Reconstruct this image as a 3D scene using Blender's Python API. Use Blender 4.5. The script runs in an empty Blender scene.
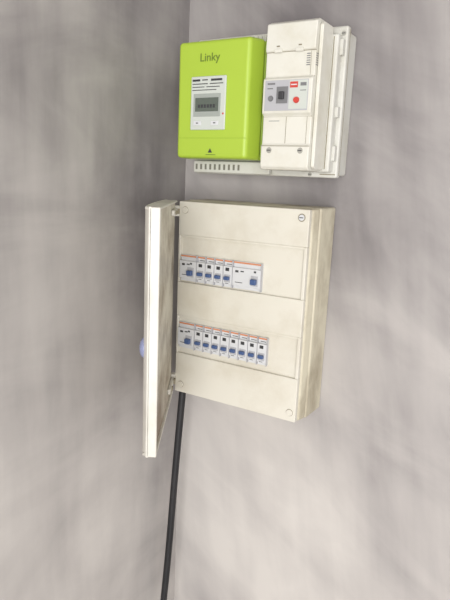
import bpy, bmesh, math, random
from mathutils import Vector, Matrix
random.seed(4)
Z0=1.5
S=bpy.context.scene
S.view_settings.view_transform='Standard'
def L(c):
    c=c/255.; return c/12.92 if c<=.04045 else ((c+.055)/1.055)**2.4
def C(r,g,b): return (L(r),L(g),L(b),1)
# ---------------------------------------------------------------- materials
def newmat(name):
    m=bpy.data.materials.new(name); m.use_nodes=True
    nt=m.node_tree; return m,nt,nt.nodes['Principled BSDF']
def plastic(name,col,rough=.45,stain=None,amt=.35,scale=14,stretch=(1,1,1),lo=.45,hi=.75,zdirt=None):
    m,nt,b=newmat(name)
    b.inputs['Roughness'].default_value=rough
    tc=nt.nodes.new('ShaderNodeTexCoord'); mp=nt.nodes.new('ShaderNodeMapping'); mp.inputs['Scale'].default_value=stretch
    nt.links.new(tc.outputs['Object'],mp.inputs[0])
    n=nt.nodes.new('ShaderNodeTexNoise'); n.inputs['Scale'].default_value=scale; n.inputs['Detail'].default_value=6; n.inputs['Roughness'].default_value=.65
    nt.links.new(mp.outputs[0],n.inputs['Vector'])
    r=nt.nodes.new('ShaderNodeMapRange'); r.inputs['From Min'].default_value=lo; r.inputs['From Max'].default_value=hi; r.inputs['To Max'].default_value=amt
    src=n.outputs['Fac']
    if zdirt:   # extra grime towards a given height (world z range)
        sp=nt.nodes.new('ShaderNodeSeparateXYZ'); nt.links.new(tc.outputs['Object'],sp.inputs[0])
        g=nt.nodes.new('ShaderNodeMapRange'); g.inputs['From Min'].default_value=zdirt[0]; g.inputs['From Max'].default_value=zdirt[1]; g.inputs['To Max'].default_value=zdirt[2]
        nt.links.new(sp.outputs['Z'],g.inputs['Value'])
        a=nt.nodes.new('ShaderNodeMath'); a.operation='ADD'; nt.links.new(src,a.inputs[0]); nt.links.new(g.outputs[0],a.inputs[1]); src=a.outputs[0]
    nt.links.new(src,r.inputs['Value'])
    mx=nt.nodes.new('ShaderNodeMix'); mx.data_type='RGBA'
    mx.inputs['A'].default_value=col; mx.inputs['B'].default_value=stain or tuple([c*.8 for c in col[:3]]+[1])
    nt.links.new(r.outputs[0],mx.inputs['Factor']); nt.links.new(mx.outputs['Result'],b.inputs['Base Color'])
    return m
def wallmat(name,seed,lo,mid,hi,corner_dark=None,zg=(.07,-.08)):
    m,nt,b=newmat(name)
    N=nt.nodes.new; K=nt.links.new
    tc=N('ShaderNodeTexCoord')
    def noise(sc,off,scale,det=5,rg=.6,dist=0,rot=(0,0,0)):
        r_=N('ShaderNodeMapping'); r_.inputs['Rotation'].default_value=rot; K(tc.outputs['Object'],r_.inputs[0])
        mp=N('ShaderNodeMapping'); mp.inputs['Scale'].default_value=sc; mp.inputs['Location'].default_value=(off+seed,off*.7,off*1.3)
        K(r_.outputs[0],mp.inputs[0])
        n=N('ShaderNodeTexNoise'); n.inputs['Scale'].default_value=scale; n.inputs['Detail'].default_value=det; n.inputs['Roughness'].default_value=rg; n.inputs['Distortion'].default_value=dist
        K(mp.outputs[0],n.inputs['Vector']); return n.outputs['Fac']
    def math_(op,a,c):
        n=N('ShaderNodeMath'); n.operation=op
        for i,v in enumerate((a,c)):
            if isinstance(v,(int,float)): n.inputs[i].default_value=v
            else: K(v,n.inputs[i])
        return n.outputs[0]
    a=noise((1,1,.75),1.0,2.5,3,.5,.35)
    v=noise((4.5,4.5,.5),5.0,1.7,5,.55,.25,(.0,.30,0))
    v2=noise((13,13,.7),2.0,2.0,4,.55,.15,(0,.12,0))
    h=noise((1.1,1.1,3.6),9.0,2.2,5,.55,.8,(0,-.55,0))
    f=noise((1,1,1),3.0,45,5,.6)
    s=math_('MULTIPLY',a,.48)
    s=math_('ADD',s,math_('MULTIPLY',v,.19))
    s=math_('ADD',s,math_('MULTIPLY',v2,.09))
    s=math_('ADD',s,math_('MULTIPLY',h,.22))
    s=math_('ADD',s,math_('MULTIPLY',f,.02))
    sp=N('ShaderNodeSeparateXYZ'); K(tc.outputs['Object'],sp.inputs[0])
    g=N('ShaderNodeMapRange'); g.interpolation_type='SMOOTHSTEP'; g.inputs['From Min'].default_value=.75; g.inputs['From Max'].default_value=1.55; g.inputs['To Min'].default_value=zg[0]; g.inputs['To Max'].default_value=zg[1]  # light falloff painted into the plaster colour: paler low down, darker higher up
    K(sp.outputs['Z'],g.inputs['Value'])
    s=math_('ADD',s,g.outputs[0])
    if corner_dark:   # darkens the plaster towards the room corner, varied by noise
        ax,f0,f1,am=corner_dark
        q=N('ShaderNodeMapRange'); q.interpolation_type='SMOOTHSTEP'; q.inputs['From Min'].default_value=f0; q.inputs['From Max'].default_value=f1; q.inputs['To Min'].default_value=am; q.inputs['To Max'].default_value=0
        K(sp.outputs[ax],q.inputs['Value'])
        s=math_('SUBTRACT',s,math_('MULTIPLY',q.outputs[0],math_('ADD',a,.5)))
    cr=N('ShaderNodeValToRGB'); e=cr.color_ramp.elements
    e[0].position=.34; e[0].color=lo; e[1].position=.63; e[1].color=hi
    x=cr.color_ramp.elements.new(.48); x.color=mid
    K(s,cr.inputs[0]); K(cr.outputs[0],b.inputs['Base Color'])
    b.inputs['Roughness'].default_value=.5
    bp=N('ShaderNodeBump'); bp.inputs['Strength'].default_value=.06; bp.inputs['Distance'].default_value=.004
    K(s,bp.inputs['Height']); K(bp.outputs[0],b.inputs['Normal'])
    return m
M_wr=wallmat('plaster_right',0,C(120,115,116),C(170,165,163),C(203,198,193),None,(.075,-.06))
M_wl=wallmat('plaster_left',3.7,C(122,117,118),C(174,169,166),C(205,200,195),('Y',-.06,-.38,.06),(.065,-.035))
M_floor=wallmat('concrete_floor',8,C(150,146,142),C(175,170,165),C(195,190,185))
M_ceil=plastic('ceiling_paint',C(205,203,200),.9,amt=.2)
M_box=plastic('aged_cream_plastic',C(218,214,202),.42,C(172,158,130),.4,9)
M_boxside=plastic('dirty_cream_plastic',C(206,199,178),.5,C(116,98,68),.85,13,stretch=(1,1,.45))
M_door=plastic('door_plastic',C(217,214,205),.4,C(138,124,98),.65,10,stretch=(1,1,.5))
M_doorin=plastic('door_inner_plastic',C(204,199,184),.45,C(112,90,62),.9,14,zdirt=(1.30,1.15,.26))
M_board=plastic('board_plastic',C(210,209,202),.45,C(165,158,134),.45,16)
M_brk=plastic('breaker_plastic',C(220,218,208),.4,C(186,178,150),.4,16)
M_white=plastic('module_white',C(212,213,215),.4,amt=.15)
M_mod2=plastic('module_grey',C(180,180,184),.4,amt=.15)
M_green=plastic('lime_plastic',C(170,197,66),.38,amt=.08)
M_greend=plastic('lime_plastic_dark',C(152,180,54),.4,amt=.08)
M_olive=plastic('olive_print',C(104,124,48),.5,amt=.05)
M_face=plastic('meter_label',C(200,205,198),.35,amt=.06)
M_lcd=plastic('lcd',C(92,100,92),.2,amt=.1)
M_lcdb=plastic('lcd_frame',C(160,166,160),.3,amt=.1)
M_dark=plastic('dark_print',C(55,55,58),.5,amt=.1)
M_grey=plastic('grey_print',C(120,120,122),.5,amt=.1)
M_slot=plastic('slot_shadow_plastic',C(120,118,108),.7,amt=.1)
M_seam=plastic('seam_plastic',C(138,130,110),.7,amt=.1)
M_blue=plastic('blue_toggle',C(70,92,136),.35,amt=.1)
M_bluel=plastic('blue_latch',C(134,140,172),.25,amt=.1)
M_orange=plastic('orange_band',C(204,134,98),.45,amt=.15)
M_red=plastic('red_button',C(200,66,56),.4,amt=.1)
M_metal=plastic('screw_metal',C(165,163,155),.35,amt=.2)
M_black=plastic('black_conduit',C(24,24,27),.5,C(50,48,48),.4,20)
# ---------------------------------------------------------------- helpers
def empty(name,loc=(0,0,0)):
    e=bpy.data.objects.new(name,None); e.empty_display_size=.05; S.collection.objects.link(e); return e
def obj(name,bm,mat,parent=None,bevel=0,seg=3,mw=None):
    bmesh.ops.recalc_face_normals(bm,faces=bm.faces)
    if mw is not None: bm.transform(mw)
    bm.transform(Matrix.Translation((0,0,Z0)))
    me=bpy.data.meshes.new(name); bm.to_mesh(me); bm.free()
    o=bpy.data.objects.new(name,me); S.collection.objects.link(o); me.materials.append(mat)
    if parent: o.parent=parent
    if bevel:
        b=o.modifiers.new('bev','BEVEL'); b.width=bevel; b.segments=seg; b.limit_method='ANGLE'; b.angle_limit=.6; b.harden_normals=True
        for p in me.polygons: p.use_smooth=True
    return o
def addbox(bm,x0,x1,y0,y1,z0,z1):
    vs=[bm.verts.new(v) for v in [(x0,y0,z0),(x1,y0,z0),(x1,y1,z0),(x0,y1,z0),(x0,y0,z1),(x1,y0,z1),(x1,y1,z1),(x0,y1,z1)]]
    for f in [(0,1,2,3),(4,5,6,7),(0,1,5,4),(1,2,6,5),(2,3,7,6),(3,0,4,7)]: bm.faces.new([vs[i] for i in f])
def boxes(name,lst,mat,parent=None,bevel=0,seg=2,mw=None):
    bm=bmesh.new()
    for b in lst: addbox(bm,*b)
    return obj(name,bm,mat,parent,bevel,seg,mw=mw)
def frustum(name,back,front,mat,parent,bevel=0,seg=3,mw=None):
    bm=bmesh.new(); vs=[]
    for (x0,x1,z0,z1,y) in (back,front):
        vs.append([bm.verts.new(v) for v in [(x0,y,z0),(x1,y,z0),(x1,y,z1),(x0,y,z1)]])
    a,b=vs
    bm.faces.new(a); bm.faces.new(b)
    for i in range(4): bm.faces.new([a[i],a[(i+1)%4],b[(i+1)%4],b[i]])
    return obj(name,bm,mat,parent,bevel,seg,mw=mw)
def prism_x(name,prof,x0,x1,mat,parent,bevel=0,mw=None):
    bm=bmesh.new()
    a=[bm.verts.new((x0,y,z)) for y,z in prof]; b=[bm.verts.new((x1,y,z)) for y,z in prof]
    bm.faces.new(a); bm.faces.new(b); n=len(prof)
    for i in range(n): bm.faces.new([a[i],a[(i+1)%n],b[(i+1)%n],b[i]])
    return obj(name,bm,mat,parent,bevel,2,mw=mw)
def disc(name,x,y,z,r,d,mat,parent,slot=True,mw=None):
    bm=bmesh.new()
    bmesh.ops.create_cone(bm,cap_ends=True,segments=24,radius1=r,radius2=r*.86,depth=d,matrix=Matrix.Translation((x,y-d/2,z))@Matrix.Rotation(math.pi/2,4,'X'))
    o=obj(name,bm,mat,parent,0,mw=mw)
    if slot: boxes(name+'_slot',[(x-r*.7,x+r*.7,y-d-.0003,y-d+.0002,z-r*.14,z+r*.14)],M_dark,parent,mw=mw)
    return o
# ---------------------------------------------------------------- room
XC=-.048
boxes('wall_right',[(XC,3.2,0,.12,-Z0,1.1)],M_wr)
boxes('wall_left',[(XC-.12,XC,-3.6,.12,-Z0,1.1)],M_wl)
boxes('floor',[(XC-.12,3.2,-3.6,.12,-Z0-.1,-Z0)],M_floor)
boxes('ceiling',[(XC-.12,3.2,-3.6,.12,1.1,1.2)],M_ceil)
# ---------------------------------------------------------------- meter board
bd=empty('meter_mounting_board')
bx0,bx1,bz0,bz1=.008,.269,.047,.264
boxes('back_plate',[(bx0+.004,bx1-.004,-.040,-.0005,bz0+.004,bz1-.004)],M_board,bd,.004)
boxes('front_plate',[(bx0,bx1,-.054,-.0405,bz0,bz1)],M_board,bd,.003)
boxes('top_ribs',[(bx0+.006+i*.0075,bx0+.0095+i*.0075,-.0585,-.0535,.247,bz1-.003) for i in range(17)],M_board,bd,.0007)
boxes('terminal_shroud',[(.014,.160,-.066,-.0535,.0485,.068)],M_board,bd,.002)
boxes('terminal_slots',[(.019+i*.0092,.0225+i*.0092,-.0666,-.0655,.0535,.0625) for i in range(10)],M_slot,bd)
boxes('side_carrier',[(.214,.262,-.072,-.0535,.055,.250)],M_board,bd,.003)
boxes('side_clips',[(.2615,.2665,-.064,-.0535,.222,.244),(.2615,.2665,-.064,-.0535,.135,.150),(.2615,.2665,-.064,-.0535,.072,.094),(.236,.258,-.0565,-.0535,.2505,.261)],M_board,bd,.001)
boxes('side_grooves',[(.2545,.2558,-.0724,-.0715,.06,.246),(.2415,.2665,-.0545,-.0538,.0515,.0528)],M_seam,bd)
boxes('edge_seam',[(bx1-.0002,bx1+.0003,-.046,-.0448,bz0+.004,bz1-.004)],M_seam,bd)
disc('board_screw_top',.2625,-.0538,.2535,.0035,.0012,M_metal,bd)
disc('board_screw_low',.225,-.0538,.0515,.0032,.0012,M_metal,bd)
# ---------------------------------------------------------------- meter
mt=empty('electricity_meter')
frustum('meter_base',(.020,.156,.070,.2455,-.0665),(.020,.154,.070,.2455,-.085),M_greend,mt,.003)
frustum('meter_cover',(.015,.154,.069,.2475,-.0855),(.0155,.144,.070,.2455,-.120),M_green,mt,.006,4)
boxes('meter_seat',[(.03,.145,-.0664,-.0545,.08,.24)],M_greend,mt,.002)
Y=-.1203
boxes('display_panel',[(.043,.107,Y-.0022,Y+.001,.113,.193)],M_face,mt,.002)
Y2=Y-.0024
boxes('lcd_frame',[(.049,.0985,Y2-.0006,Y2+.0003,.133,.167)],M_lcdb,mt,.0004)
boxes('lcd_screen',[(.0525,.095,Y2-.0009,Y2-.0004,.1405,.161)],M_lcd,mt)
boxes('lcd_digits',[(.058+i*.0055,.0615+i*.0055,Y2-.0011,Y2-.0008,.146,.151) for i in range(6)],M_dark,mt)
boxes('label_print',[(.046,.060,Y2-.0003,Y2+.0003,.1855,.1885),(.080,.100,Y2-.0003,Y2+.0003,.1855,.1885),(.064,.074,Y2-.0003,Y2+.0003,.1865,.188),
   (.046,.074,Y2-.0003,Y2+.0003,.181,.1822),(.078,.102,Y2-.0003,Y2+.0003,.181,.1822),(.046,.068,Y2-.0003,Y2+.0003,.1765,.1775),(.072,.096,Y2-.0003,Y2+.0003,.1765,.1775),(.046,.09,Y2-.0003,Y2+.0003,.172,.173)],M_dark,mt)
boxes('meter_buttons',[(.050,.064,Y2-.001,Y2+.0003,.120,.1265),(.082,.096,Y2-.001,Y2+.0003,.120,.1265)],M_white,mt,.0008)
boxes('button_marks',[(.055,.059,Y2-.0013,Y2-.0008,.1225,.124),(.087,.091,Y2-.0013,Y2-.0008,.1225,.124)],M_dark,mt)
disc('meter_led',.1035,Y-.0015,.137,.0016,.0012,M_red,mt,False)
boxes('lower_cover_seam',[(.0195,.144,-.1204,-.1196,.1005,.1012)],M_greend,mt)
bm=bmesh.new(); v=[bm.verts.new(p) for p in ((.077,-.1206,.0785),(.085,-.1206,.0785),(.081,-.1206,.0855))]; bm.faces.new(v); obj('warning_mark',bm,M_dark,mt)
boxes('warning_caption',[(.073,.091,-.1206,-.1199,.0750,.0760)],M_olive,mt)
def text(name,s,x,y,z,size,mat,parent):
    cu=bpy.data.curves.new(name,'FONT'); cu.body=s; cu.size=size; cu.align_x='CENTER'; cu.align_y='CENTER'; cu.extrude=.0002
    o=bpy.data.objects.new(name,cu); S.collection.objects.link(o); o.location=(x,y,z+Z0); o.rotation_euler=(math.pi/2,0,0); cu.materials.append(mat); o.parent=parent
text('meter_wordmark','Linky',.075,-.1208,.220,.0172,M_olive,mt)
# ---------------------------------------------------------------- main breaker
br=empty('main_circuit_breaker')
prof=[(-.0725,.2625),(-.108,.2625),(-.118,.258),(-.120,.222),(-.1165,.2195),(-.1165,.186),(-.122,.183),(-.122,.136),(-.1165,.132),(-.1165,.093),(-.119,.090),(-.119,.060),(-.114,.0555),(-.0725,.0555)]
prism_x('breaker_body',prof,.170,.2475,M_brk,br,.0018)
prism_x('breaker_side_column',[(-.0725,.2585),(-.104,.2585),(-.110,.254),(-.110,.062),(-.104,.058),(-.0725,.058)],.2478,.2535,M_brk,br,.0015)
boxes('breaker_seams',[(.1698,.2477,-.1168,-.1160,.131,.1318),(.1698,.2477,-.1168,-.1160,.1850,.1858),(.1698,.2477,-.1178,-.1160,.2195,.2203),(.170,.2476,-.1196,-.1186,.0895,.0903),(.2079,.2085,-.1170,-.1160,.0935,.1315),(.2405,.2409,-.1170,-.1160,.093,.131),(.2405,.2409,-.1170,-.1160,.187,.219)],M_seam,br)
boxes('cap_slots',[(.188,.1925,-.1208,-.1190,.2265,.228),(.222,.2265,-.1208,-.1190,.2265,.228)],M_seam,br)
boxes('cap_sealing_clips',[(.185,.197,-.1225,-.1185,.2185,.2235),(.218,.230,-.1225,-.1185,.2185,.2235)],M_brk,br,.001)
boxes('rating_plate',[(.174,.242,-.1228,-.1218,.139,.181)],M_mod2,br,.0004)
boxes('rating_panel_white',[(.213,.241,-.1231,-.1225,.141,.180)],M_face,br)
boxes('rating_red_label',[(.214,.226,-.1235,-.1228,.170,.178)],M_red,br)
boxes('rating_label_stripe',[(.2155,.2245,-.1238,-.1233,.1732,.1748)],M_white,br)
boxes('rating_text',[(.178,.190,-.1232,-.1226,.175,.1775),(.178,.187,-.1232,-.1226,.169,.1705),(.230,.239,-.1234,-.1228,.172,.1765),(.230,.239,-.1234,-.1228,.1655,.1665)],M_grey,br)
boxes('rocker_recess',[(.193,.211,-.1235,-.1226,.149,.172)],M_grey,br,.0004)
boxes('rocker_switch',[(.198,.206,-.1280,-.1230,.1545,.165)],M_dark,br,.0012)
disc('trip_button',.225,-.1228,.153,.0046,.003,M_red,br,False)
disc('test_button',.184,-.1228,.156,.0042,.002,M_grey,br,False)
boxes('lower_text',[(.180,.197,-.1168,-.1162,.125,.1258)],M_grey,br)
disc('terminal_screw_left',.184,-.1188,.0835,.0044,.0015,M_metal,br)
disc('terminal_screw_right',.234,-.1188,.0835,.0044,.0015,M_metal,br)
boxes('barcode_bars',[(.2475,.2477,-.1155,-.106,.200+i*.003,.2012+i*.003) for i in range(6)]+[(.234,.2395,-.1169,-.1162,.200+i*.003,.2012+i*.003) for i in range(6)],M_grey,br)
# ---------------------------------------------------------------- distribution box
db=empty('distribution_box')
H=.349
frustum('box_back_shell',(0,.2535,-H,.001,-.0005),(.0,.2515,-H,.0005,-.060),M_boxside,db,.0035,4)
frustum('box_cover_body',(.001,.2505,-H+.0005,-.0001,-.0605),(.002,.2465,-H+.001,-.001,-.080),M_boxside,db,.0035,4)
X0,X1=.003,.2445
yF,yB=-.090,-.0802
r1=(-.142,-.059); r2=(-.273,-.203)
boxes('front_frame',[(X0,X1,yF,yB,r1[1],-.0015),(X0,X1,yF,yB,r2[1],r1[0]),(X0,X1,yF,yB,-H+.0015,r2[0]),
   (X0,X0+.0045,yF,yB,r1[0]-.0,r1[1]),(X1-.0055,X1,yF,yB,r1[0],r1[1]),(X0,X0+.0045,yF,yB,r2[0],r2[1]),(X1-.0055,X1,yF,yB,r2[0],r2[1])],M_box,db,.0012)
for k,(a,b) in enumerate((r1,r2)):
    boxes('row_panel_%d'%(k+1),[(X0+.0045,X1-.0055,-.0845,-.0803,a,b)],M_box,db)
    boxes('row_lip_%d'%(k+1),[(X0+.0045,X1-.0055,-.0885,-.0846,b-.004,b)],M_box,db,.0006)
for i,(x,z) in enumerate(((.232,-.014),(.016,-.016),(.234,-.332),(.016,-.332))):
    disc('cover_screw_%d'%i,x,-.0901,z,.0062,.0008,M_seam,db,False)
    disc('cover_screw_head_%d'%i,x,-.0909,z,.0048 if i<1 else .0056,.001,M_white if i<1 else M_box,db,i<1)
def row(tag,z1,z0,specs,xs):
    x=xs
    wb=[];gb=[];ob=[];tb=[];pr=[];sm=[]
    for w,kind in specs:
        W=.0179*w
        wb.append((x+.0003,x+W-.0003,-.0885,-.0846,z0,z1))
        wb.append((x+.0006,x+W-.0006,-.0935,-.0884,z0+.006,z1-.010))
        ob.append((x+.0006,x+W-.0006,-.0890,-.0884,z1-.0034,z1-.0008))
        sm.append((x+W-.0004,x+W+.0002,-.0937,-.0884,z0,z1))
        zz=z0+.0135
        if kind=='mcb':
            gb.append((x+.003,x+W-.003,-.0941,-.0934,zz-.0045,zz+.0085))
            tb.append((x+.004,x+W-.004,-.0990,-.0938,zz-.0005,zz+.0055))
            pr.append((x+.005,x+W-.006,-.0938,-.0933,z1-.018,z1-.0125))
            pr.append((x+.004,x+W-.004,-.0889,-.0884,z1-.0075,z1-.0065))
            pr.append((x+.0055,x+W-.0065,-.0938,-.0933,z0+.0065,z0+.0073))
        elif kind=='rcd':
            gb.append((x+W-.018,x+W-.005,-.0941,-.0934,zz-.005,zz+.012))
            tb.append((x+W-.0165,x+W-.0065,-.1005,-.0938,zz-.002,zz+.007))
            pr.append((x+.006,x+.012,-.0938,-.0933,z1-.018,z1-.0145)); pr.append((x+.016,x+.022,-.0938,-.0933,z1-.0165,z1-.0145))
            pr.append((x+.006,x+.020,-.0938,-.0933,z0+.011,z0+.012))
            pr.append((x+W-.013,x+W-.009,-.0938,-.0933,z1-.0155,z1-.0125))
        x+=W
    boxes(tag+'_modules',wb,M_white,db,.0006); boxes(tag+'_toggle_wells',gb,M_mod2,db); boxes(tag+'_bands',ob,M_orange,db)
    boxes(tag+'_toggles',tb,M_blue,db,.001); boxes(tag+'_print',pr,M_dark,db); boxes(tag+'_seams',sm,M_mod2,db)
row('upper_row',-.093,-.139,[(2,'rcd'),(1,'mcb'),(1,'mcb'),(1,'mcb'),(1,'mcb'),(3,'rcd')],.0085)
row('lower_row',-.2145,-.262,[(2,'rcd')]+[(1,'mcb')]*8,.0085)
# ---- door, hinged on left edge, swung open
ang=math.radians(59.5)
d=Vector((math.cos(ang),-math.sin(ang),0)); nin=Vector((math.sin(ang),math.cos(ang),0))
mw=Matrix(((d.x,nin.x,0,.001),(d.y,nin.y,0,-.0915),(0,0,1,0),(0,0,0,1)))
DW=.256; T=.021
def door_sheet(name,mat,x0,x1,z0,z1):
    # bowed outer shell extruded along z, rounded in at the free edge
    bm=bmesh.new(); n=18; out=[];inn=[]
    for i in range(n+1):
        t=i/n; x=x0+(x1-x0)*t
        yo=-T-.004*math.sin(math.pi*t)
        if t>.93: yo+= .006*((t-.93)/.07)**2
        out.append((x,yo)); inn.append((x,yo+.004))
    prof=out+inn[::-1]
    a=[bm.verts.new((x,y,z0)) for x,y in prof]; b=[bm.verts.new((x,y,z1)) for x,y in prof]; m=len(prof)
    for i in range(m): bm.faces.new([a[i],a[(i+1)%m],b[(i+1)%m],b[i]])
    for i in range(n):
        for s in (a,b): bm.faces.new([s[i],s[i+1],s[m-2-i],s[m-1-i]])
    return obj(name,bm,mat,db,.001,2,mw=mw)
door_sheet('door_panel',M_door,.004,DW,-H-.0005,.0005)
boxes('door_flange',[(DW-.004,DW,-T+.006,0,-H,0),(.006,DW-.0042,-T+.0002,0,-.0035,0),(.006,DW-.0042,-T+.0002,0,-H,-H+.0035)],M_door,db,.0018,3,mw=mw)
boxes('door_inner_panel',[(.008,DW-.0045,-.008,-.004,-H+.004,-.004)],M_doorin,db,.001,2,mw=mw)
for i,z in enumerate((-.018,-.322)):
    boxes('hinge_arm_%d'%i,[(.002,.075,-.0038,.0015,z-.0045,z+.0045),(-.001,.010,-.016,.0035,z-.009,z+.009)],M_door,db,.001,2,mw=mw)
    boxes('hinge_pin_%d'%i,[(.014,.024,.0016,.0048,z-.0042,z+.0042),(.052,.060,.0016,.004,z-.003,z+.003)],M_seam,db,mw=mw)
bm=bmesh.new(); bmesh.ops.create_uvsphere(bm,u_segments=24,v_segments=14,radius=1,matrix=Matrix.Translation((DW-.024,-T,-.195))@Matrix.Diagonal((.012,.0078,.015,1)))
for fc in bm.faces: fc.smooth=True
obj('door_latch',bm,M_bluel,db,0,mw=mw)
# ---------------------------------------------------------------- conduit
cu=bpy.data.curves.new('electrical_conduit','CURVE'); cu.dimensions='3D'; cu.bevel_depth=.0068; cu.bevel_resolution=6; cu.use_fill_caps=True
sp=cu.splines.new('BEZIER'); P=[(-.001,-.057,-.3505),(-.008,-.063,-.50),(-.015,-.072,-.70),(-.023,-.084,-.92),(-.026,-.085,-1.499)]
sp.bezier_points.add(len(P)-1)
for b,p in zip(sp.bezier_points,P): b.co=(p[0],p[1],p[2]+Z0); b.handle_left_type=b.handle_right_type='AUTO'
o=bpy.data.objects.new('electrical_conduit',cu); S.collection.objects.link(o); cu.materials.append(M_black)
# ---------------------------------------------------------------- lights
def area(name,loc,tgt,size,e,col):
    l=bpy.data.lights.new(name,'AREA'); l.shape='RECTANGLE'; l.size=size[0]; l.size_y=size[1]; l.energy=e; l.color=col
    o=bpy.data.objects.new(name,l); S.collection.objects.link(o); o.location=loc
    o.rotation_euler=(Vector(tgt)-Vector(loc)).to_track_quat('-Z','Y').to_euler()
area('window_light',(1.5,-2.9,1.3),(0.1,-.1,1.0),(1.6,1.6),74,(1,.99,.975))
w=bpy.data.worlds.new('world'); S.world=w; w.use_nodes=True
w.node_tree.nodes['Background'].inputs[0].default_value=(.985,.99,1,1); w.node_tree.nodes['Background'].inputs[1].default_value=1.0
# ---------------------------------------------------------------- camera
yaw,pitch,roll=-.5282,-.2119,.0429
f=Vector((math.sin(yaw)*math.cos(pitch),math.cos(yaw)*math.cos(pitch),math.sin(pitch)))
r=Vector((math.cos(yaw),-math.sin(yaw),0)); u=r.cross(f)
r2=math.cos(roll)*r+math.sin(roll)*u; u2=-math.sin(roll)*r+math.cos(roll)*u
cam=bpy.data.cameras.new('camera'); co=bpy.data.objects.new('camera',cam); S.collection.objects.link(co)
R=Matrix((r2,u2,-f)).transposed().to_4x4()
co.matrix_world=Matrix.Translation((.5731,-.8966,.0392+Z0))@R
cam.sensor_fit='VERTICAL'; cam.sensor_height=24; cam.lens=24*563/600; cam.clip_start=.01
S.camera=co
